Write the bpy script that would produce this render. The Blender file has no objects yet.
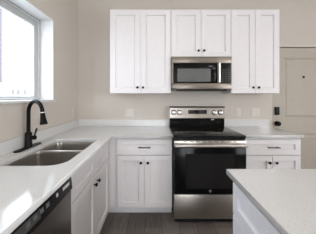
import bpy, bmesh, math
from mathutils import Vector, Matrix

S = bpy.context.scene
COL = S.collection
PI = math.pi

# ---------------------------------------------------------------- camera
cd = bpy.data.cameras.new('camera')
cam = bpy.data.objects.new('camera', cd)
COL.objects.link(cam)
S.camera = cam
H = 1.335                      # lens height
cam.location = (0, 0, H)
cam.rotation_euler = (PI / 2, 0, 0)
cd.sensor_width = 36.0
cd.lens = 190.0 / 316.0 * 36.0
cd.shift_x = 2.0 / 316.0
cd.shift_y = -20.5 / 316.0
cd.clip_start = 0.02

# ---------------------------------------------------------------- world, exposure
S.view_settings.view_transform = 'Standard'
S.view_settings.look = 'None'
S.view_settings.gamma = 1.0
S.view_settings.use_curve_mapping = False
S.view_settings.exposure = -0.42
W = bpy.data.worlds.new('world')
S.world = W
W.use_nodes = True
bg = W.node_tree.nodes['Background']
bg.inputs['Color'].default_value = (0.83, 0.92, 1.03, 1)
bg.inputs['Strength'].default_value = 9.0


def area(name, loc, rot, sx, sy, power, color, spread=PI):
    l = bpy.data.lights.new(name, 'AREA')
    l.shape = 'RECTANGLE'
    l.size, l.size_y = sx, sy
    l.energy = power
    l.color = color
    l.spread = spread
    o = bpy.data.objects.new(name, l)
    COL.objects.link(o)
    o.location = loc
    o.rotation_euler = rot
    return o


# fill light from unseen windows added behind the camera and on the right
area('fill_light_front', (-.22, -4.44, 1.25), (PI / 2, 0, 0), 1.5, 1.9, 62, (0.97, 0.98, 1.0))
area('fill_light_right', (4.24, -1.3, 1.45), (0, PI / 2, 0), 1.9, 2.4, 95, (1.0, 0.96, 0.92))
# sky portal in the kitchen window
pt = area('kitchen_window_portal', (-1.34, 1.40, 1.75), (0, -PI / 2, 0), 0.84, 1.3, 1, (1, 1, 1))
pt.data.cycles.is_portal = True
FILL_DOWNLIGHTS = [(0.0, 0.9), (2.4, -0.3), (0.0, -1.8), (1.7, -2.4), (3.2, -1.0)]  # unseen ceiling lamps added to steady and even out the light
DOWN_POWER = 8.5

# ---------------------------------------------------------------- materials


def mat(name, color, rough=0.5, metal=0.0, coat=0.0, emit=None, spec=None):
    m = bpy.data.materials.new(name)
    m.use_nodes = True
    b = m.node_tree.nodes['Principled BSDF']
    b.inputs['Base Color'].default_value = (*color, 1)
    b.inputs['Roughness'].default_value = rough
    b.inputs['Metallic'].default_value = metal
    if coat:
        b.inputs['Coat Weight'].default_value = coat
        b.inputs['Coat Roughness'].default_value = 0.05
    if spec is not None:
        b.inputs['Specular IOR Level'].default_value = spec
    if emit:
        b.inputs['Emission Color'].default_value = (*emit[0], 1)
        b.inputs['Emission Strength'].default_value = emit[1]
    return m


def noise_color(m, c1, c2, scale=30, detail=3, lo=0.4, hi=0.6, stretch=(1, 1, 1), bump=0.0, rough=None):
    nt = m.node_tree
    b = nt.nodes['Principled BSDF']
    tc = nt.nodes.new('ShaderNodeTexCoord')
    mp = nt.nodes.new('ShaderNodeMapping')
    mp.inputs['Scale'].default_value = stretch
    n = nt.nodes.new('ShaderNodeTexNoise')
    n.inputs['Scale'].default_value = scale
    n.inputs['Detail'].default_value = detail
    r = nt.nodes.new('ShaderNodeValToRGB')
    r.color_ramp.elements[0].position = lo
    r.color_ramp.elements[1].position = hi
    r.color_ramp.elements[0].color = (*c1, 1)
    r.color_ramp.elements[1].color = (*c2, 1)
    L = nt.links.new
    L(tc.outputs['Object'], mp.inputs['Vector'])
    L(mp.outputs['Vector'], n.inputs['Vector'])
    L(n.outputs['Fac'], r.inputs['Fac'])
    L(r.outputs['Color'], b.inputs['Base Color'])
    if bump:
        bp = nt.nodes.new('ShaderNodeBump')
        bp.inputs['Strength'].default_value = bump
        bp.inputs['Distance'].default_value = 0.002
        L(n.outputs['Fac'], bp.inputs['Height'])
        L(bp.outputs['Normal'], b.inputs['Normal'])
    if rough:
        mr = nt.nodes.new('ShaderNodeMapRange')
        mr.inputs['To Min'].default_value = rough[0]
        mr.inputs['To Max'].default_value = rough[1]
        L(n.outputs['Fac'], mr.inputs['Value'])
        L(mr.outputs['Result'], b.inputs['Roughness'])
    return m


M = {}
M['wall'] = noise_color(mat('greige_wall_paint', (.5, .46, .42), 0.75), (.560, .508, .450), (.575, .522, .464), 60, 4, bump=.05)
M['ceiling'] = noise_color(mat('ceiling_paint', (.8, .8, .78), 0.9), (.78, .77, .75), (.80, .79, .77), 60)
M['cab'] = noise_color(mat('white_cabinet_lacquer', (.8, .79, .79), 0.38, spec=.3), (.735, .703, .700), (.747, .716, .713), 20, rough=(.42, .50))
M['cab_window_lit'] = noise_color(mat('white_lacquer_window_lit', (.8, .8, .85), 0.40), (.80, .81, .86), (.81, .82, .87), 20, rough=(.38, .44))  # cabinet lacquer for the island, cool window light put into the colour
M['gap'] = noise_color(mat('cabinet_interior_shadow_gap', (.5, .5, .5), 0.7), (.50, .49, .48), (.52, .51, .50), 20)
M['trim'] = noise_color(mat('white_trim_paint', (.85, .85, .85), 0.4), (.62, .62, .615), (.64, .64, .635), 20)
M['sash'] = noise_color(mat('vinyl_sash', (.5, .5, .5), 0.5), (.46, .46, .455), (.48, .48, .475), 20)
M['gasket'] = mat('grey_window_gasket', (.16, .16, .16), .7)
M['door'] = noise_color(mat('greige_door_paint', (.46, .41, .36), 0.5), (.415, .366, .302), (.427, .378, .313), 20)
M['steel'] = noise_color(mat('brushed_stainless_steel', (.6, .58, .55), 0.3, 1.0), (.40, .36, .32), (.47, .43, .39), 30, 2, stretch=(1, 1, 40), rough=(.26, .36))
M['mwsteel'] = noise_color(mat('microwave_dark_stainless', (.2, .18, .15), 0.3, 1.0), (.175, .150, .125), (.215, .188, .160), 30, 2, stretch=(1, 1, 40), rough=(.30, .40))
M['sinksteel'] = noise_color(mat('satin_sink_steel', (.5, .48, .46), 0.3, 1.0), (.45, .42, .395), (.47, .44, .41), 40, 1, rough=(.30, .34))
M['dwsteel'] = noise_color(mat('dark_brushed_steel', (.4, .38, .36), 0.35, 1.0), (.15, .135, .12), (.18, .165, .15), 30, 2, stretch=(1, 1, 40), rough=(.30, .42))
M['blackglass'] = noise_color(mat('black_glass', (.01, .01, .01), 0.10, spec=.15), (.005, .005, .005), (.008, .008, .008), 10)
M['black'] = noise_color(mat('black_enamel', (.015, .015, .015), 0.25, spec=.25), (.008, .008, .008), (.012, .012, .012), 30)
M['matte'] = noise_color(mat('matte_black_metal', (.012, .011, .011), 0.38, 0.0, spec=.12), (.005, .0045, .0045), (.007, .0065, .0065), 50)
M['screen'] = noise_color(mat('oven_window_mesh_glass', (.03, .03, .03), 0.15, spec=.16), (.011, .0105, .010), (.017, .0165, .016), 400, 1)
M['ovenglass'] = noise_color(mat('oven_door_black_glass', (.01, .01, .01), 0.12, spec=.10), (.004, .004, .004), (.006, .006, .006), 10)
M['mwglass'] = noise_color(mat('microwave_window_mesh', (.1, .1, .1), 0.12), (.105, .110, .105), (.150, .155, .150), 500, 1)
M['chrome'] = noise_color(mat('polished_chrome', (.8, .8, .8), 0.30, 1.0), (.78, .77, .76), (.82, .81, .80), 20)
M['barsteel'] = noise_color(mat('satin_handle_steel', (.6, .56, .52), .28, 1.0), (.74, .70, .66), (.78, .74, .70), 20)
M['button'] = noise_color(mat('pale_button_print', (.6, .6, .58), 0.4), (.56, .56, .54), (.62, .62, .60), 50)
M['dimprint'] = noise_color(mat('grey_button_print', (.16, .16, .16), 0.4), (.15, .15, .15), (.18, .18, .18), 50)
M['keyprint'] = noise_color(mat('faint_key_print', (.07, .07, .07), 0.4), (.06, .06, .055), (.07, .07, .065), 50)
M['plate'] = noise_color(mat('white_plastic_plate', (.72, .71, .69), 0.35), (.60, .565, .515), (.62, .585, .535), 20)
M['slot'] = mat('dark_slot', (.05, .05, .05), 0.6)
M['kick'] = noise_color(mat('painted_toe_kick', (.5, .49, .49), 0.5), (.70, .69, .69), (.72, .71, .71), 20)
M['facade'] = noise_color(mat('neighbour_render', (.8, .8, .8), 0.8), (.80, .80, .80), (.84, .84, .84), 3)
M['farglass'] = mat('neighbour_window_glass', (.13, .13, .125), 0.6)
M['farpost'] = mat('grey_outdoor_post', (.11, .11, .11), 0.6)
M['ground'] = noise_color(mat('outdoor_concrete', (.5, .5, .48), 0.9), (.48, .48, .46), (.55, .55, .53), 3)
M['lampglow'] = mat('fill_downlight_diffuser', (.9, .9, .9), 0.5, emit=((1, .95, .88), 6.0))

# quartz: warm white with small darker and lighter flecks
q = mat('white_quartz', (.75, .74, .72), 0.09)
nt = q.node_tree
b = nt.nodes['Principled BSDF']
tc = nt.nodes.new('ShaderNodeTexCoord')
v = nt.nodes.new('ShaderNodeTexNoise'); v.inputs['Scale'].default_value = 150; v.inputs['Detail'].default_value = 4
r1 = nt.nodes.new('ShaderNodeValToRGB')
r1.color_ramp.elements[0].position = .28; r1.color_ramp.elements[0].color = (.56, .54, .52, 1)
r1.color_ramp.elements[1].position = .44; r1.color_ramp.elements[1].color = (.638, .632, .622, 1)
e = r1.color_ramp.elements.new(.72); e.color = (.690, .680, .668, 1)
nt.links.new(tc.outputs['Object'], v.inputs['Vector'])
nt.links.new(v.outputs['Fac'], r1.inputs['Fac'])
nt.links.new(r1.outputs['Color'], b.inputs['Base Color'])
M['quartz'] = q

# floor planks run away from the camera
f = mat('grey_brown_plank_floor', (.15, .13, .12), 0.4)
nt = f.node_tree
b = nt.nodes['Principled BSDF']
L = nt.links.new
tc = nt.nodes.new('ShaderNodeTexCoord')
mp = nt.nodes.new('ShaderNodeMapping')
mp.inputs['Rotation'].default_value = (0, 0, PI / 2)
mp.inputs['Location'].default_value = (0.3, 0.115, 0)
br = nt.nodes.new('ShaderNodeTexBrick')
br.offset = 0.37
br.inputs['Scale'].default_value = 1.0
br.inputs['Mortar Size'].default_value = 0.0028
br.inputs['Brick Width'].default_value = 1.2
br.inputs['Row Height'].default_value = 0.178
br.inputs['Color1'].default_value = (.098, .080, .069, 1)
br.inputs['Color2'].default_value = (.155, .132, .116, 1)
br.inputs['Mortar'].default_value = (.04, .034, .03, 1)
L(tc.outputs['Object'], mp.inputs['Vector']); L(mp.outputs['Vector'], br.inputs['Vector'])
m2 = nt.nodes.new('ShaderNodeMapping'); m2.inputs['Scale'].default_value = (14, 1.2, 1)
gn = nt.nodes.new('ShaderNodeTexNoise'); gn.inputs['Scale'].default_value = 3.5; gn.inputs['Detail'].default_value = 8
L(tc.outputs['Object'], m2.inputs['Vector']); L(m2.outputs['Vector'], gn.inputs['Vector'])
mx = nt.nodes.new('ShaderNodeMix'); mx.data_type = 'RGBA'; mx.blend_type = 'OVERLAY'
mx.inputs['Factor'].default_value = 0.7
L(br.outputs['Color'], mx.inputs[6]); L(gn.outputs['Fac'], mx.inputs[7])
L(mx.outputs[2], b.inputs['Base Color'])
M['floor'] = f

# window pane: lets light straight through
g = bpy.data.materials.new('clear_glass'); g.use_nodes = True
nt = g.node_tree
for n in list(nt.nodes):
    if n.type == 'BSDF_PRINCIPLED':
        nt.nodes.remove(n)
out = nt.nodes['Material Output']
tr = nt.nodes.new('ShaderNodeBsdfTransparent'); gl = nt.nodes.new('ShaderNodeBsdfGlossy'); gl.inputs['Roughness'].default_value = .03
ms = nt.nodes.new('ShaderNodeMixShader'); ms.inputs['Fac'].default_value = .05
nt.links.new(tr.outputs[0], ms.inputs[1]); nt.links.new(gl.outputs[0], ms.inputs[2]); nt.links.new(ms.outputs[0], out.inputs['Surface'])
M['glass'] = g

# ---------------------------------------------------------------- mesh helpers


def bx(bm, x0, x1, y0, y1, z0, z1, bev=0.0, seg=1):
    vs = [bm.verts.new((x, y, z)) for z in (z0, z1) for y in (y0, y1) for x in (x0, x1)]
    F = [(0, 2, 3, 1), (4, 5, 7, 6), (0, 1, 5, 4), (2, 6, 7, 3), (0, 4, 6, 2), (1, 3, 7, 5)]
    fs = [bm.faces.new([vs[i] for i in f]) for f in F]
    if bev:
        es = list({e for f in fs for e in f.edges})
        bmesh.ops.bevel(bm, geom=es, offset=bev, segments=seg, affect='EDGES', profile=.5)
    return bm


def box(*a, **k):
    return bx(bmesh.new(), *a, **k)


def tube(bm, pts, rad, seg=16, caps=True):
    """sweep circles of radius rad (number or list) along pts"""
    pts = [Vector(p) for p in pts]
    n = len(pts)
    rad = [rad] * n if not hasattr(rad, '__len__') else rad
    rings = []
    prev = None
    for i, p in enumerate(pts):
        d = (pts[min(i + 1, n - 1)] - pts[max(i - 1, 0)]).normalized()
        if prev is None:
            a = Vector((0, 0, 1)) if abs(d.z) < .9 else Vector((1, 0, 0))
            u = d.cross(a).normalized()
        else:
            u = (prev - d * prev.dot(d)).normalized()
        prev = u
        w = d.cross(u)
        rings.append([bm.verts.new(p + (u * math.cos(t) + w * math.sin(t)) * rad[i]) for t in [2 * PI * k / seg for k in range(seg)]])
    for a, b_ in zip(rings, rings[1:]):
        for k in range(seg):
            bm.faces.new((a[k], a[(k + 1) % seg], b_[(k + 1) % seg], b_[k]))
    if caps:
        bm.faces.new(rings[0][::-1])
        bm.faces.new(rings[-1])
    return bm


def obj(name, bm, m, parent=None, smooth=False, **props):
    bmesh.ops.recalc_face_normals(bm, faces=bm.faces[:])
    me = bpy.data.meshes.new(name)
    bm.to_mesh(me)
    bm.free()
    me.materials.append(M[m] if isinstance(m, str) else m)
    if smooth:
        for p in me.polygons:
            p.use_smooth = True
        try:
            me.set_sharp_from_angle(angle=math.radians(35))
        except Exception:
            pass
    o = bpy.data.objects.new(name, me)
    COL.objects.link(o)
    if parent:
        o.parent = parent
    for k, v_ in props.items():
        o[k] = v_
    return o


def thing(name, label, cat, loc=(0, 0, 0), rotz=0, group=None):
    o = bpy.data.objects.new(name, None)
    o.empty_display_size = .1
    COL.objects.link(o)
    o.location = loc
    o.rotation_euler = (0, 0, rotz)
    o['label'] = label
    o['category'] = cat
    if group:
        o['group'] = group
    return o


def struct(name, bm, m, parent=None):
    o = obj(name, bm, m, parent)
    if not parent:
        o['kind'] = 'structure'
    return o


def shaker(x0, x1, z0, z1, yf, t=.02, rail=.058, dep=.014):
    """shaker front; face looks to -Y at y = yf, back at yf + t"""
    bm = bmesh.new()
    rx = min(rail, (x1 - x0) * .3)
    rz = min(rail, (z1 - z0) * .31)
    e = .0018
    def loop(ix, iz, y):
        return [bm.verts.new(c) for c in ((x0 + ix, y, z0 + iz), (x1 - ix, y, z0 + iz), (x1 - ix, y, z1 - iz), (x0 + ix, y, z1 - iz))]
    ls = [loop(0, 0, yf + t), loop(0, 0, yf + e), loop(e, e, yf), loop(rx, rz, yf), loop(rx + .006, rz + .006, yf + dep)]
    for a, b_ in zip(ls, ls[1:]):
        for k in range(4):
            bm.faces.new((a[k], a[(k + 1) % 4], b_[(k + 1) % 4], b_[k]))
    bm.faces.new(ls[0][::-1])
    bm.faces.new(ls[-1])
    return bm


def knob_bm(x, z, yf):
    bm = bmesh.new()
    prof = [(0, .0055), (.012, .0055), (.015, .012), (.019, .0150), (.025, .0150), (.028, .0125), (.029, .004)]
    tube(bm, [(x, yf - d, z) for d, r in prof], [r for d, r in prof], 20)
    return bm


def pull_bm(x, z, yf, ln=.135):
    bm = bmesh.new()
    tube(bm, [(x - ln / 2, yf - .030, z), (x + ln / 2, yf - .030, z)], .0058, 12)
    for s in (-1, 1):
        tube(bm, [(x + s * ln * .37, yf, z), (x + s * ln * .37, yf - .030, z)], .0048, 10)
    return bm


# ---------------------------------------------------------------- the room
XL, YB = -1.105, 2.70
XR, YF, ZC = 4.3, -4.6, 3.0
WY0, WY1, WZ0, WZ1 = 0.75, 2.05, 1.281, 2.159      # kitchen window hole
T = .19
struct('floor', box(XL - .3, XR + .3, YF - .3, YB + .3, -.1, 0), 'floor')
struct('ceiling', box(XL - .3, XR + .3, YF - .3, YB + .3, ZC, ZC + .1), 'ceiling')
bm = bmesh.new()
bx(bm, XL - T, XL, YF - .2, WY0, 0, ZC)
bx(bm, XL - T, XL, WY1, YB + .2, 0, ZC)
bx(bm, XL - T, XL, WY0, WY1, 0, WZ0)
bx(bm, XL - T, XL, WY0, WY1, WZ1, ZC)
struct('wall_left', bm, 'wall')
# back wall with the door opening
DX0, DX1, DZ = 1.652, 2.565, 2.037
bm = bmesh.new()
bx(bm, XL, DX0, YB, YB + .15, 0, ZC)
bx(bm, DX1, XR, YB, YB + .15, 0, ZC)
bx(bm, DX0, DX1, YB, YB + .15, DZ, ZC)
struct('wall_back', bm, 'wall')
bm = bmesh.new()
bx(bm, XR, XR + .15, YF - .2, -2.55, 0, ZC)
bx(bm, XR, XR + .15, -.05, YB + .2, 0, ZC)
bx(bm, XR, XR + .15, -2.55, -.05, 0, .45)
bx(bm, XR, XR + .15, -2.55, -.05, 2.45, ZC)
struct('wall_right', bm, 'wall')
w3 = bpy.data.objects.new('fill_window_right', None); COL.objects.link(w3); w3['kind'] = 'structure'  # unseen window, added to brighten the left wall and left run
bm = bmesh.new()
for a in (-2.55, -1.33, -.11):
    bx(bm, XR + .03, XR + .10, a, a + .06, .45, 2.45)
bx(bm, XR + .03, XR + .10, -2.49, -.11, .45, .51)
bx(bm, XR + .03, XR + .10, -2.49, -.11, 2.39, 2.45)
obj('window_frame', bm, 'trim', w3)
obj('pane', box(XR + .064, XR + .070, -2.49, -.11, .51, 2.39), 'glass', w3)
bm = bmesh.new()
bx(bm, XL, -1.00, YF - .15, YF, 0, ZC)
bx(bm, .60, XR, YF - .15, YF, 0, ZC)
bx(bm, -1.00, .60, YF - .15, YF, 0, .25)
bx(bm, -1.00, .60, YF - .15, YF, 2.25, ZC)
struct('wall_front', bm, 'wall')
# unseen window behind the camera, added to carry the frontal fill light
w2 = bpy.data.objects.new('fill_window_front', None); COL.objects.link(w2); w2['kind'] = 'structure'
bm = bmesh.new()
for a, c in ((-1.00, -.94), (-.23, -.17), (.54, .60)):
    bx(bm, a, c, YF - .10, YF - .03, .25, 2.25)
bx(bm, -.94, .54, YF - .10, YF - .03, .25, .31)
bx(bm, -.94, .54, YF - .10, YF - .03, 2.19, 2.25)
obj('window_frame', bm, 'trim', w2)
obj('pane', box(-.94, .54, YF - .07, YF - .064, .31, 2.19), 'glass', w2)

# kitchen window: white lined opening, sill board, vinyl frame, sash, pane
w1 = bpy.data.objects.new('window_1', None); COL.objects.link(w1); w1['kind'] = 'structure'
x_in, x_fr = XL + .0015, XL - .138
bm = bmesh.new()
bx(bm, x_fr - .05, x_in, WY1 - .012, WY1 - .0005, WZ0 + .022, WZ1 - .0005)
bx(bm, x_fr - .05, x_in, WY0 + .0005, WY0 + .012, WZ0 + .022, WZ1 - .0005)
bx(bm, x_fr - .05, x_in, WY0 + .012, WY1 - .012, WZ1 - .012, WZ1 - .0005)
obj('window_jamb', bm, 'trim', w1)
obj('window_sill', box(x_fr - .05, XL + .022, WY0 - .015, WY1 + .015, WZ0 + .0005, WZ0 + .021, bev=.003), 'trim', w1)
a0, a1, c0, c1 = WY0 + .013, WY1 - .013, WZ0 + .023, WZ1 - .013
def rectframe(bm, xa, xb, y0, y1, z0, z1, w, wb=None):
    wb = wb or w
    bx(bm, xa, xb, y0, y0 + w, z0, z1); bx(bm, xa, xb, y1 - w, y1, z0, z1)
    bx(bm, xa, xb, y0 + w, y1 - w, z0, z0 + wb); bx(bm, xa, xb, y0 + w, y1 - w, z1 - w, z1)
bm = bmesh.new()
rectframe(bm, x_fr - .048, x_fr, a0, a1, c0, c1, .018, .016)
obj('window_frame', bm, 'trim', w1)
bm = bmesh.new()
rectframe(bm, x_fr - .046, x_fr - .014, a0 + .019, a1 - .019, c0 + .017, c1 - .019, .060, .018)
obj('sash', bm, 'sash', w1)
bm = bmesh.new()
rectframe(bm, x_fr - .006, x_fr + .0012, a0 + .0008, a1 - .0008, c0 + .0008, c1 - .0008, .005)
obj('gasket', bm, 'gasket', w1)
obj('pane', box(x_fr - .034, x_fr - .030, a0 + .078, a1 - .078, c0 + .034, c1 - .078), 'glass', w1)

# flush entry door with two recessed panels (seen from the kitchen), jamb, hardware
d1 = bpy.data.objects.new('door_1', None); COL.objects.link(d1); d1['kind'] = 'structure'
YD = YB + .012
bm = bmesh.new()
X0, X1, Z0, Z1 = DX0 + .006, DX1 - .006, .008, DZ - .012
xs = [X0, X0 + .165, X1 - .165, X1]
zs = [Z0, .25, .80, 1.015, 1.885, Z1]
for i in range(3):
    for j in range(5):
        rec = (i == 1 and j in (1, 3))
        p = [(xs[i], zs[j]), (xs[i + 1], zs[j]), (xs[i + 1], zs[j + 1]), (xs[i], zs[j + 1])]
        if not rec:
            bm.faces.new([bm.verts.new((x, YD, z)) for x, z in p])
        else:
            cur = [bm.verts.new((x, YD, z)) for x, z in p]
            for ins, dy in ((.012, .010), (.03, .010), (.05, .003)):
                nx = [bm.verts.new((x, YD + dy, z)) for x, z in ((xs[i] + ins, zs[j] + ins), (xs[i + 1] - ins, zs[j] + ins), (xs[i + 1] - ins, zs[j + 1] - ins), (xs[i] + ins, zs[j + 1] - ins))]
                for k in range(4):
                    bm.faces.new((cur[k], cur[(k + 1) % 4], nx[(k + 1) % 4], nx[k]))
                cur = nx
            bm.faces.new(cur)
bmesh.ops.remove_doubles(bm, verts=bm.verts[:], dist=1e-5)
back = [bm.verts.new(c) for c in ((X0, YD + .044, Z0), (X1, YD + .044, Z0), (X1, YD + .044, Z1), (X0, YD + .044, Z1))]
bm.faces.new(back[::-1])
# side skirts
for a, c in (((X0, Z0), (X1, Z0)), ((X1, Z0), (X1, Z1)), ((X1, Z1), (X0, Z1)), ((X0, Z1), (X0, Z0))):
    bm.faces.new([bm.verts.new(p) for p in ((a[0], YD, a[1]), (c[0], YD, c[1]), (c[0], YD + .044, c[1]), (a[0], YD + .044, a[1]))])
bmesh.ops.remove_doubles(bm, verts=bm.verts[:], dist=1e-5)
obj('door_leaf', bm, 'door', d1)
obj('door_stop', box(DX0 + .001, DX1 - .001, YD + .046, YB + .149, .001, DZ - .001), 'slot', d1)
bm = box(1.69, 1.751, YD - .024, YD - .0005, 1.072, 1.188, bev=.006, seg=2)
lock = obj('deadbolt', bm, 'matte', d1)
bm = bmesh.new()
tube(bm, [(1.72, YD - .025, 1.098), (1.72, YD - .034, 1.098)], .014, 16)
obj('thumb_turn', bm, 'matte', lock)
bm = bmesh.new()
prof = [(0.0005, .034), (.008, .034), (.010, .014), (.030, .014), (.036, .028), (.046, .033), (.056, .030), (.063, .014)]
tube(bm, [(1.722, YD - d, .952) for d, r in prof], [r for d, r in prof], 24)
obj('door_handle', bm, 'matte', d1, smooth=True)
bm = bmesh.new()
tube(bm, [(2.105, YD - .0005, 1.612), (2.105, YD - .006, 1.612)], .016, 18)
obj('peephole', bm, 'matte', d1)

struct('baseboard_right', box(XR - .015, XR, YF, YB, 0, .11), 'trim')
struct('baseboard_back', box(DX1 + .06, XR - .016, YB - .015, YB, 0, .11), 'trim')

# ---------------------------------------------------------------- outside the kitchen window
struct('ground', box(-30, XL - .4, -12, 30, -3.2, -3.0), 'ground')
nb = thing('neighbour_building', 'bright white building seen small and overexposed through the kitchen window', 'building', (-9.0, 11.0, -3.0), 0)
obj('wall', box(-5, 5, 0, 3, 0, 5.2), 'facade', nb)
for wx in (.72, 1.04, 1.42):
    obj('window', box(wx - .09, wx + .09, -.03, -.005, 4.44, 4.74), 'farglass', nb)
po = thing('utility_post', 'grey post standing outside at the left edge of the window', 'post', (-3.28, 4.0, -3.0), 0)
bm = bmesh.new()
tube(bm, [(0, 0, 0), (0, 0, 4.6)], .03, 12)
obj('pole', bm, 'facade', po)
obj('panel', box(-.14, .035, -.035, .035, 4.62, 6.3, bev=.008), 'farpost', po)

# ---------------------------------------------------------------- cabinets


def base_cabinet(name, label, width, depth, loc, rotz, fronts, kick_depth=.07, group=None, x_extra=(0, 0)):
    """local frame: x along the width, front faces -Y at y=0, z from the floor. fronts: list of (kind, x0, x1, z0, z1, hardware)"""
    t = thing(name, label, 'cabinet', loc, rotz, group)
    obj('body', box(-x_extra[0], width + x_extra[1], .0215, depth, .10, .8825, bev=.001), 'cab', t)
    obj('toe_kick', box(-x_extra[0] * 1.68, width + x_extra[1], .0215 + kick_depth, .0215 + kick_depth + .016, .001, .0995), 'kick', t)
    for kind, x0, x1, z0, z1, hw in fronts:
        o = obj(kind, shaker(x0, x1, z0, z1, 0), 'cab', t)
        if hw and hw[0] == 'knob':
            obj('knob', knob_bm(hw[1], hw[2], -.0004), 'matte', o, smooth=True)
        if hw and hw[0] == 'pull':
            obj('pull', pull_bm(hw[1], hw[2], -.0004), 'matte', o, smooth=True)
    return t


YF_B = 2.095                 # door faces of the back run
dz0, dz1, rz0, rz1 = .110, .683, .691, .862
# left of the range
x0, x1 = -.430, .176
c = .123 - .430 + .0
mid = (x0 + x1) / 2
base_cabinet('base_cabinet', 'white two-door base cabinet with a drawer between the corner and the range', x1 - x0, .58, (x0, YF_B, 0), 0, [
    ('drawer', .002, x1 - x0 - .002, rz0, rz1, ('pull', (x1 - x0) / 2, .777)),
    ('door', .002, (x1 - x0) / 2 - .0015, dz0, dz1, ('knob', (x1 - x0) / 2 - .038, .608)),
    ('door', (x1 - x0) / 2 + .0015, x1 - x0 - .002, dz0, dz1, ('knob', (x1 - x0) / 2 + .038, .608)),
], x_extra=(.100, .003))
# right of the range
x0, x1 = .968, 1.601
base_cabinet('base_cabinet', 'white two-door base cabinet with a drawer right of the range by the door', x1 - x0, .58, (x0, YF_B, 0), 0, [
    ('drawer', .002, x1 - x0 - .004, rz0, rz1, ('pull', (x1 - x0) / 2, .777)),
    ('door', .002, (x1 - x0) / 2 - .0015, dz0, dz1, ('knob', (x1 - x0) / 2 - .038, .608)),
    ('door', (x1 - x0) / 2 + .0015, x1 - x0 - .004, dz0, dz1, ('knob', (x1 - x0) / 2 + .038, .608)),
], x_extra=(.012, 0))

# sink base on the left run: front faces +X. local x -> world +Y via rotz = +90deg (front -Y -> +X)
XF = -.505
SY0, SY1, SM = 1.133, 2.01, 1.588
wS = 2.09 - SY0
t = thing('sink_base_cabinet', 'white two-door sink base cabinet under the steel sink beside the dishwasher', 'cabinet', (XF, SY0, 0), PI / 2)
# body is a shell so the bowls hang inside it
bm = bmesh.new()
bx(bm, 0, wS + .025, .0215, .040, .10, .8825)
bx(bm, 0, .018, .0405, .58, .10, .8825)
bx(bm, .89, .908, .0405, .58, .10, .8825)
bx(bm, .0185, .8895, .0405, .58, .10, .118)
obj('body', bm, 'cab', t)
obj('toe_kick', box(0, wS + .09, .0215 + .06, .0975, .001, .0995), 'kick', t)
for kind, a, c_, z0, z1, k in (('drawer_front', .002, SM - SY0 - .0015, rz0, rz1, None),
                              ('drawer_front', SM - SY0 + .0015, SY1 - SY0 + .02, rz0, rz1, None),
                              ('door', .002, SM - SY0 - .0015, dz0, dz1, SM - SY0 - .040),
                              ('door', SM - SY0 + .0015, SY1 - SY0 + .02, dz0, dz1, SM - SY0 + .040)):
    o = obj(kind, shaker(a, c_, z0, z1, 0), 'cab', t)
    if k:
        obj('knob', knob_bm(k, .617, -.0004), 'matte', o, smooth=True)

# end panel that carries the near end of the worktop
obj('end_panel', box(-1.10, -.507, .478, .498, .001, .8825, bev=.001), 'cab',
    label='white end panel closing the run on the near side of the dishwasher', category='panel')

# island
IX = .426
t = thing('kitchen_island', 'white kitchen island cabinet with drawers facing the sink run', 'kitchen island', (IX, 1.072, 0), -PI / 2)
# local x -> world -Y, front (-Y) -> -X
Wd = 1.60
obj('body', box(0, Wd, .0215, .80, .10, .8825, bev=.001), 'cab_window_lit', t)
obj('toe_kick', box(.02, Wd - .02, .09, .74, .001, .0995), 'kick', t)
for a, c_ in ((.018, .80), (.804, 1.585)):
    o = obj('drawer', shaker(a, c_, rz0, rz1 - .002, 0), 'cab_window_lit', t)
    obj('pull', pull_bm((a + c_) / 2, .777, -.0004), 'matte', o, smooth=True)
    m_ = (a + c_) / 2
    for s, e0, e1 in ((-1, a, m_ - .0015), (1, m_ + .0015, c_)):
        o = obj('door', shaker(e0, e1, dz0, dz1, 0), 'cab_window_lit', t)
        obj('knob', knob_bm(m_ + s * .038, .608, -.0004), 'matte', o, smooth=True)

# upper cabinets
YU = 2.375
U0, U1 = 1.374, 2.425


def upper(label, x0, x1, z0, z1, kz):
    t = thing('wall_cabinet', label, 'cabinet', (x0, YU, z0), 0, None)
    w, h = x1 - x0, z1 - z0
    obj('body', box(0.0005, w - .0005, .0205, YB - YU - .001, 0, h, bev=.001), 'cab', t)
    for s, a, c_ in ((-1, .002, w / 2 - .0015), (1, w / 2 + .0015, w - .002)):
        o = obj('door', shaker(a, c_, .002, h - .002, 0, rail=.066), 'cab', t)
        obj('knob', knob_bm(w / 2 + s * .035, kz - z0, -.0004), 'matte', o, smooth=True)
    return t


upper('tall white two-door wall cabinet on the left, nearest the window', -.578, .187, U0, U1, 1.447)
upper('short white two-door wall cabinet above the microwave', .188, .938, 1.832, U1, 1.905)
upper('narrow tall white two-door wall cabinet on the right, beside the entry door', .939, 1.546, U0, U1, 1.447)

# ---------------------------------------------------------------- worktops
QZ0, QZ1 = .884, .914


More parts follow.
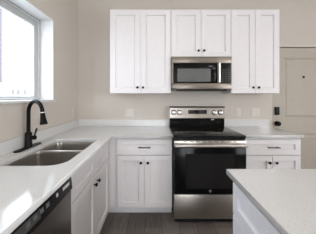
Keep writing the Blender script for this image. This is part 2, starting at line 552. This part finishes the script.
def slab(name, outer, holes, label, cat):
    """flat stone slab from a polygon with holes, slightly eased edges"""
    cu = bpy.data.curves.new(name + '_outline', 'CURVE')
    cu.dimensions = '2D'
    cu.fill_mode = 'BOTH'
    cu.extrude = .0135
    cu.bevel_depth = .0015
    cu.bevel_resolution = 1
    cu.offset = -.0015
    for pts in [outer] + holes:
        sp = cu.splines.new('POLY')
        sp.points.add(len(pts) - 1)
        for p, c_ in zip(sp.points, pts):
            p.co = (c_[0], c_[1], 0, 1)
        sp.use_cyclic_u = True
    tmp = bpy.data.objects.new(name + '_outline', cu)
    COL.objects.link(tmp)
    dg = bpy.context.evaluated_depsgraph_get()
    me = bpy.data.meshes.new_from_object(tmp.evaluated_get(dg))
    bpy.data.objects.remove(tmp)
    bpy.data.curves.remove(cu)
    bm = bmesh.new(); bm.from_mesh(me)
    bmesh.ops.remove_doubles(bm, verts=bm.verts[:], dist=1e-5)
    bmesh.ops.translate(bm, verts=bm.verts[:], vec=(0, 0, (QZ0 + QZ1) / 2))
    bpy.data.meshes.remove(me)
    return obj(name, bm, 'quartz', label=label, category=cat)


def rrect(x0, x1, y0, y1, r, n=6, rr=None):
    """rounded rectangle outline, ccw; rr = per corner radius (x1y0, x1y1, x0y1, x0y0)"""
    rr = rr or (r, r, r, r)
    out = []
    for (cx, cy, a0), q_ in zip(((x1, y0, -90), (x1, y1, 0), (x0, y1, 90), (x0, y0, 180)), rr):
        sx = -1 if cx == x1 else 1
        sy = 1 if cy == y0 else -1
        for k in range(n + 1):
            a = math.radians(a0 + 90 * k / n)
            out.append((cx + sx * q_ + q_ * math.cos(a), cy + sy * q_ + q_ * math.sin(a)))
    return out


SX0, SX1, SKY0, SKY1 = -.985, -.570, 1.155, 1.892
hole = rrect(SX0, SX1, SKY0, SKY1, .05, rr=(.11, .05, .06, .05))
XE = -.478
slab('countertop', [(XL + .001, .475), (XE, .475), (XE, 2.063), (.182, 2.063), (.182, YB - .001), (XL + .001, YB - .001)], [hole[::-1]],
     'white quartz L-shaped worktop running from the window wall to the range', 'countertop')
slab('countertop', [(.956, 2.063), (1.612, 2.063), (1.612, YB - .001), (.956, YB - .001)], [],
     'short white quartz worktop right of the range', 'countertop')
slab('island_countertop', [(.408, -.56), (1.32, -.56), (1.32, 1.104), (.408, 1.104)], [],
     'white quartz slab topping the island in the foreground', 'countertop')
# upstands
obj('backsplash', box(XL + .001, XL + .015, .475, YB - .016, .9145, 1.012, bev=.0015), 'quartz',
    label='low quartz upstand along the window wall behind the faucet', category='backsplash')
obj('backsplash', box(XL + .001, .182, YB - .015, YB - .001, .9145, 1.012, bev=.0015), 'quartz',
    label='low quartz upstand along the back wall between the corner and the range', category='backsplash')
obj('backsplash', box(.956, 1.603, YB - .015, YB - .001, .9145, 1.012, bev=.0015), 'quartz',
    label='low quartz upstand along the back wall right of the range', category='backsplash')

# ---------------------------------------------------------------- sink
sk = thing('kitchen_sink', 'undermount double-bowl stainless steel sink set in the left worktop', 'sink', ((SX0 + SX1) / 2, (SKY0 + SKY1) / 2, QZ0 - .0005))
ox, oy = (SX0 + SX1) / 2, (SKY0 + SKY1) / 2
DIV = 1.595


def bowl(y0, y1, rr):
    bm = bmesh.new()
    e = .004
    prof = [(0, -.002), (.001, -.006), (.003, -.03), (.006, -.16), (.014, -.180), (.035, -.186)]
    loops = []
    for ins, z in prof:
        pts = rrect(SX0 + ins - ox - e, SX1 - ins - ox + e, y0 + ins - oy, y1 - ins - oy, 0, rr=[max(q_ - ins * .5, .02) for q_ in rr])
        loops.append([bm.verts.new((x, y, z)) for x, y in pts])
    for a, c_ in zip(loops, loops[1:]):
        n = len(a)
        for k in range(n):
            bm.faces.new((a[k], a[(k + 1) % n], c_[(k + 1) % n], c_[k]))
    bm.faces.new(loops[-1])
    return bm


for y0, y1, rr in ((SKY0 - .004, DIV - .009, (.11, .025, .025, .05)), (DIV + .009, SKY1 + .004, (.025, .05, .06, .025))):
    o = obj('bowl', bowl(y0, y1, rr), 'sinksteel', sk, smooth=True)
    md = o.modifiers.new('thick', 'SOLIDIFY'); md.thickness = .0012; md.offset = 1
    bm = bmesh.new()
    cy = (y0 + y1) / 2 - oy
    tube(bm, [(0, cy, -.1855), (0, cy, -.182), (0, cy, -.181)], [.045, .043, .030], 24)
    d = obj('drain', bm, 'chrome', o, smooth=True)
bm = box(SX0 - ox + .004, SX1 - ox - .004, DIV - oy - .0085, DIV - oy + .0085, -.020, -.0006, bev=.003, seg=3)
obj('divider', bm, 'chrome', sk, smooth=True)

# ---------------------------------------------------------------- faucet
fx, fy = -1.050, 1.565
fc = thing('kitchen_faucet', 'matte black pull-down gooseneck faucet standing behind the sink', 'faucet', (fx, fy, QZ1 + .0005))
# deck plate, an elongated oval
bm = bmesh.new()
pts = rrect(-.027, .027, -.15, .155, .0269, n=8)
l0 = [bm.verts.new((x, y, 0)) for x, y in pts]
l1 = [bm.verts.new((x, y, .005)) for x, y in pts]
l2 = [bm.verts.new((x * .9, y * .985, .008)) for x, y in pts]
for a, c_ in ((l0, l1), (l1, l2)):
    for k in range(len(a)):
        bm.faces.new((a[k], a[(k + 1) % len(a)], c_[(k + 1) % len(a)], c_[k]))
bm.faces.new(l0[::-1]); bm.faces.new(l2)
obj('deck_plate', bm, 'matte', fc)
bm = bmesh.new()
tube(bm, [(0, 0, .0082), (0, 0, .012), (0, 0, .118), (0, 0, .124), (0, 0, .128)], [.028, .027, .026, .023, .018], 28)
obj('body', bm, 'matte', fc, smooth=True)
ang = math.radians(-27)
ux, uy = math.cos(ang), math.sin(ang)
R_ = .093
hz = .290
pts = [(0, 0, z) for z in (.1285, .16, .2, .25, hz)]
for k in range(1, 17):
    a = PI - k * (PI * .97) / 16
    rr_ = R_ + R_ * math.cos(a)
    pts.append((ux * rr_, uy * rr_, hz + R_ * math.sin(a)))
bm = bmesh.new()
tube(bm, pts, .0150, 20)
obj('neck', bm, 'matte', fc, smooth=True)
ex, ey, ez = pts[-1]
dr = (Vector(pts[-1]) - Vector(pts[-2])).normalized()
bm = bmesh.new()
P = Vector(pts[-1])
tube(bm, [P + dr * .0005, P + dr * .007], .0165, 20)
obj('collar', bm, 'chrome', fc, smooth=True, label='bright ring between neck and spray head')
bm = bmesh.new()
hp = Vector((ux * .02, uy * .02, -1)).normalized()
pr = [(.0075, .0165), (.02, .0175), (.06, .0215), (.088, .027), (.094, .0275), (.098, .022)]
tube(bm, [P + dr * d_ for d_, r_ in pr], [r_ for d_, r_ in pr], 24)
obj('spray_head', bm, 'matte', fc, smooth=True)
bm = bmesh.new()
tube(bm, [(.0265, 0, .082), (.05, -.0, .082), (.060, 0, .082), (.064, 0, .082)], [.017, .0175, .0165, .010], 18)
obj('valve', bm, 'matte', fc, smooth=True)
bm = bmesh.new()
tube(bm, [(.050, 0, .0995), (.056, 0, .12), (.066, 0, .152), (.070, 0, .160)], [.0062, .0062, .0075, .004], 12)
obj('lever', bm, 'matte', fc, smooth=True)

# ---------------------------------------------------------------- dishwasher
dw = thing('dishwasher', 'stainless steel dishwasher with a black control strip under the left worktop', 'dishwasher', (XF, .508, 0), PI / 2)
wD = 1.128 - .508
obj('tub_body', box(.004, wD - .003, .03, .57, .09, .876, bev=.002), 'black', dw)
# steel door panel
obj('door_panel', box(.003, wD - .003, -.004, .0295, .115, .782, bev=.005, seg=2), 'dwsteel', dw, smooth=True)
# control strip: sloped face with a pocket grip
bm = bmesh.new()
sec = [(.0295, .787), (-.006, .787), (-.010, .793), (-.002, .868), (.002, .876), (.0295, .876)]
a = [bm.verts.new((.003, y, z)) for y, z in sec]; c_ = [bm.verts.new((wD - .003, y, z)) for y, z in sec]
for k in range(len(sec)):
    bm.faces.new((a[k], a[(k + 1) % 6], c_[(k + 1) % 6], c_[k]))
bm.faces.new(a[::-1]); bm.faces.new(c_)
cp = obj('control_panel', bm, 'black', dw)
def on_panel(xa, xb, za, zb, m, nm, off=.0012, shape='box'):
    """small raised mark on the sloping control strip"""
    def Y(z):
        return -.010 + (z - .793) / .075 * .008
    bm = bmesh.new()
    if shape == 'disc':
        cx, cz, r_ = (xa + xb) / 2, (za + zb) / 2, (xb - xa) / 2
        ring0 = [bm.verts.new((cx + r_ * math.cos(q_), Y(cz + r_ * math.sin(q_)) - .0003, cz + r_ * math.sin(q_))) for q_ in [2 * PI * k / 20 for k in range(20)]]
        ring1 = [bm.verts.new((v_.co.x, v_.co.y - off, v_.co.z)) for v_ in ring0]
        for k in range(20):
            bm.faces.new((ring0[k], ring0[(k + 1) % 20], ring1[(k + 1) % 20], ring1[k]))
        bm.faces.new(ring0[::-1]); bm.faces.new(ring1)
    else:
        p0 = [bm.verts.new((x, Y(z) - .0003, z)) for x, z in ((xa, za), (xb, za), (xb, zb), (xa, zb))]
        p1 = [bm.verts.new((v_.co.x, v_.co.y - off, v_.co.z)) for v_ in p0]
        for k in range(4):
            bm.faces.new((p0[k], p0[(k + 1) % 4], p1[(k + 1) % 4], p1[k]))
        bm.faces.new(p0[::-1]); bm.faces.new(p1)
    return obj(nm, bm, m, cp)
on_panel(wD - .110, wD - .035, .828, .845, 'button', 'start_button')
on_panel(wD - .178, wD - .158, .827, .847, 'button', 'button', shape='disc')
for k in range(4):
    on_panel(wD - .265 - k * .045, wD - .240 - k * .045, .826, .846, 'dimprint', 'button')
on_panel(.14, .31, .812, .852, 'slot', 'pocket_grip')
obj('toe_panel', box(.005, wD - .005, .05, .065, .001, .088), 'black', dw)

# ---------------------------------------------------------------- range
RX0, RX1 = .1875, .9485
rg = thing('electric_range', 'stainless steel electric range with black glass top and oven door', 'range', (RX0, 2.0, 0))
w = RX1 - RX0
y_ = lambda Y: Y - 2.0
obj('body', box(.002, w - .002, .036, .690, .03, .905, bev=.002), 'black', rg)
obj('cooktop', box(0, w, -.004, .612, .9055, .9225, bev=.004, seg=2), 'blackglass', rg, smooth=True)
# back guard: black lower riser, stainless sloping control panel, black top cap
bm = bmesh.new()
bx(bm, .003, w - .003, .625, .690, .9055, 1.032, bev=.003)
obj('vent_riser', bm, 'blackglass', rg)
bm = bmesh.new()
sec = [(.690, 1.034), (.608, 1.034), (.604, 1.04), (.618, 1.178), (.624, 1.184), (.690, 1.184)]
a = [bm.verts.new((.002, y, z)) for y, z in sec]; c_ = [bm.verts.new((w - .002, y, z)) for y, z in sec]
for k in range(6):
    bm.faces.new((a[k], a[(k + 1) % 6], c_[(k + 1) % 6], c_[k]))
bm.faces.new(a[::-1]); bm.faces.new(c_)
gd = obj('control_panel', bm, 'steel', rg)
obj('top_cap', box(0, w, .612, .692, 1.1845, 1.196, bev=.002), 'black', rg)
yk = lambda z: .604 + (z - 1.04) / .138 * .014
for kx in (.055, .133, .617, .698):
    bm = bmesh.new()
    z = 1.116
    prof = [(.0005, .036), (.005, .036), (.007, .030)]
    tube(bm, [(kx, yk(z) - d_, z) for d_, r_ in prof], [r_ for d_, r_ in prof], 24)
    sk_ = obj('knob_skirt', bm, 'black', gd)
    bm = bmesh.new()
    prof = [(.0072, .030), (.022, .026), (.026, .020)]
    tube(bm, [(kx, yk(z) - d_, z) for d_, r_ in prof], [r_ for d_, r_ in prof], 24)
    bx(bm, kx - .004, kx + .004, yk(z) - .042, yk(z) - .030, z - .021, z + .021, bev=.0015)
    obj('knob', bm, 'chrome', gd, smooth=True)
bm = bmesh.new()
za, zb = 1.094, 1.150
bx(bm, .255, .510, yk(1.12) - .0055, yk(1.12) + .004, za, zb, bev=.001)
ds = obj('display', bm, 'blackglass', gd)
for k in range(9):
    if k in (4,):
        continue
    obj('button', box(.268 + k * .026, .282 + k * .026, yk(1.12) - .0068, yk(1.12) - .0058, 1.102, 1.112), 'dimprint', ds)
for k in (0, 1, 2, 6, 7, 8):
    obj('button', box(.268 + k * .026, .282 + k * .026, yk(1.12) - .0068, yk(1.12) - .0058, 1.130, 1.138), 'dimprint', ds)
obj('badge', box(.575, .61, .6175, .6245, 1.012, 1.026), 'chrome', rg)
# oven door
YDF = .005
obj('front_trim', box(.004, w - .004, -.0, .035, .878, .9045, bev=.002), 'black', rg)
bm = bmesh.new()
bx(bm, .003, w - .003, -.012, .035, .312, .800, bev=.004, seg=2)
dr_ = obj('oven_door', bm, 'ovenglass', rg, smooth=True)
bm = bmesh.new()
bx(bm, .003, w - .003, -.014, .035, .8015, .872, bev=.004, seg=2)
obj('door_cap', bm, 'steel', dr_, smooth=True, label='brushed steel band across the top of the oven door')
obj('oven_window', box(.125, w - .125, -.0135, -.0125, .37, .735), 'screen', dr_)
for k in range(9):
    obj('vent_slot', box(.10 + k * .065, .142 + k * .065, -.0150, -.0142, .857, .865), 'slot', dr_)
bm = bmesh.new()
hy = -.055
tube(bm, [(.012, hy, .828), (w - .012, hy, .828)], .0165, 20)
obj('handle', bm, 'barsteel', dr_, smooth=True)
for hx in (.030, w - .030):
    bm = bmesh.new()
    tube(bm, [(hx, -.0145, .828), (hx, hy + .014, .828)], [.016, .0135], 14)
    obj('handle_post', bm, 'black', dr_, smooth=True)
bm = bmesh.new()
tube(bm, [(w / 2, -.0125, .345), (w / 2, -.0150, .345)], [.0125, .0120], 24)
lg = obj('badge', bm, 'chrome', dr_, smooth=True)
bm = bmesh.new()
tube(bm, [(w / 2, -.0152, .345), (w / 2, -.0158, .345)], [.0085, .0085], 24)
obj('badge_disc', bm, 'dimprint', lg)
obj('storage_drawer', box(.003, w - .003, -.012, .035, .052, .306, bev=.004, seg=2), 'steel', rg, smooth=True)
obj('kick_strip', box(.01, w - .01, .02, .035, .004, .048), 'black', rg)

# ---------------------------------------------------------------- microwave
MX0, MX1, MZ0, MZ1 = .1895, .9365, 1.420, 1.8305
mw = thing('microwave', 'stainless over-the-range microwave mounted under the short wall cabinet', 'microwave', (MX0, 2.345, MZ0))
w = MX1 - MX0; h = MZ1 - MZ0
obj('casing', box(.001, w - .001, .0305, .353, .012, h, bev=.002), 'black', mw)
obj('underside', box(.10, w - .06, .012, .34, -.014, .0055), 'black', mw)
zt = h - .082                                     # door top
obj('vent_strip', box(0, w, .002, .030, zt + .002, h - .001, bev=.003, seg=2), 'mwsteel', mw, smooth=True)
obj('lower_strip', box(0, w, .002, .030, .006, .078, bev=.003, seg=2), 'mwsteel', mw, smooth=True)
xd = .568                                        # right edge of the door
bm = bmesh.new()
bx(bm, 0, .024, .001, .030, .080, zt, bev=.002)
obj('side_stile', bm, 'mwsteel', mw)
bm = box(.025, xd, 0, .030, .080, zt, bev=.003, seg=2)
dd = obj('door', bm, 'blackglass', mw, smooth=True)
obj('door_window', box(.075, .485, -.0012, -.0004, .098, zt - .070, bev=0), 'mwglass', dd)
bm = bmesh.new()
tube(bm, [(.587, -.032, .09), (.587, -.032, zt - .004)], .0125, 18)
for z in (.105, zt - .02):
    tube(bm, [(.587, .0085, z), (.587, -.030, z)], .009, 12)
obj('handle', bm, 'barsteel', dd, smooth=True)
obj('handle_stile', box(xd + .001, .606, .002, .030, .080, zt, bev=.002), 'mwsteel', mw)
kp = obj('control_panel', box(.607, w - .014, 0, .030, .080, zt, bev=.003, seg=2), 'screen', mw, smooth=True)
obj('end_stile', box(w - .013, w, .001, .030, .080, zt, bev=.002), 'mwsteel', mw)
obj('display', box(.622, w - .028, -.0012, -.0004, zt - .045, zt - .018), 'screen', kp)
for r_ in range(6):
    for k in range(3):
        obj('button', box(.624 + k * .034, .648 + k * .034, -.0010, -.0004, .098 + r_ * .028, .110 + r_ * .028), 'keyprint', kp)
bm = bmesh.new()
tube(bm, [(w / 2 + .02, .0015, zt + .040), (w / 2 + .02, -.0005, zt + .040)], .009, 20)
obj('badge', bm, 'dimprint', mw)

# ---------------------------------------------------------------- wall plates


def plate(label, x, z, gangs, kind, rotz=0, loc=None, group=None):
    wd = .07 if gangs == 1 else .118
    t = thing('switch_plate' if kind == 'switch' else 'outlet_plate', label, 'wall plate', loc or (x, YB - .0005, z), rotz, group)
    obj('cover', box(-wd / 2, wd / 2, -.006, 0, -.0575, .0575, bev=.002), 'plate', t)
    for g_ in range(gangs):
        cx = 0 if gangs == 1 else (-.023, .023)[g_]
        ins = obj('rocker' if kind == 'switch' else 'socket', box(cx - .0165, cx + .0165, -.0085, -.0062, -.033, .033, bev=.001), 'plate', t)
        if kind == 'outlet':
            for zz in (-.018, .018):
                for dx in (-.006, .006):
                    obj('slot', box(cx + dx - .001, cx + dx + .001, -.0089, -.0086, zz - .005, zz + .005), 'slot', ins)
    return t


plate('double white switch plate on the back wall above the corner worktop', -.375, 1.105, 2, 'switch')
plate('single white outlet plate just right of the range', 1.165, 1.105, 1, 'outlet')
plate('double white switch plate right of the single outlet, nearest the door', 1.41, 1.11, 2, 'switch')
plate('single white outlet plate on the window wall near the corner', 0, 0, 1, 'outlet', PI / 2, (XL + .0005, 2.50, 1.115))

# ---------------------------------------------------------------- ceiling fill lamps, added out of view for even light
for i, (x, y) in enumerate(FILL_DOWNLIGHTS):
    t = thing('fill_downlight', 'unseen round ceiling lamp added for even fill light', 'ceiling light', (x, y, ZC - .001), 0, 'added ceiling fill lamps')
    bm = bmesh.new()
    tube(bm, [(0, 0, 0), (0, 0, -.006), (0, 0, -.010)], [.085, .085, .075], 28)
    obj('trim_ring', bm, 'trim', t, smooth=True)
    bm = bmesh.new()
    tube(bm, [(0, 0, -.0105), (0, 0, -.012)], .065, 28)
    obj('diffuser', bm, 'lampglow', t)
    l = bpy.data.lights.new('fill_downlight_lamp', 'AREA')
    l.shape = 'DISK'; l.size = .30; l.energy = DOWN_POWER; l.color = (1, .93, .85)
    o = bpy.data.objects.new('fill_downlight_lamp', l); COL.objects.link(o)
    o.location = (x, y, ZC - .03)
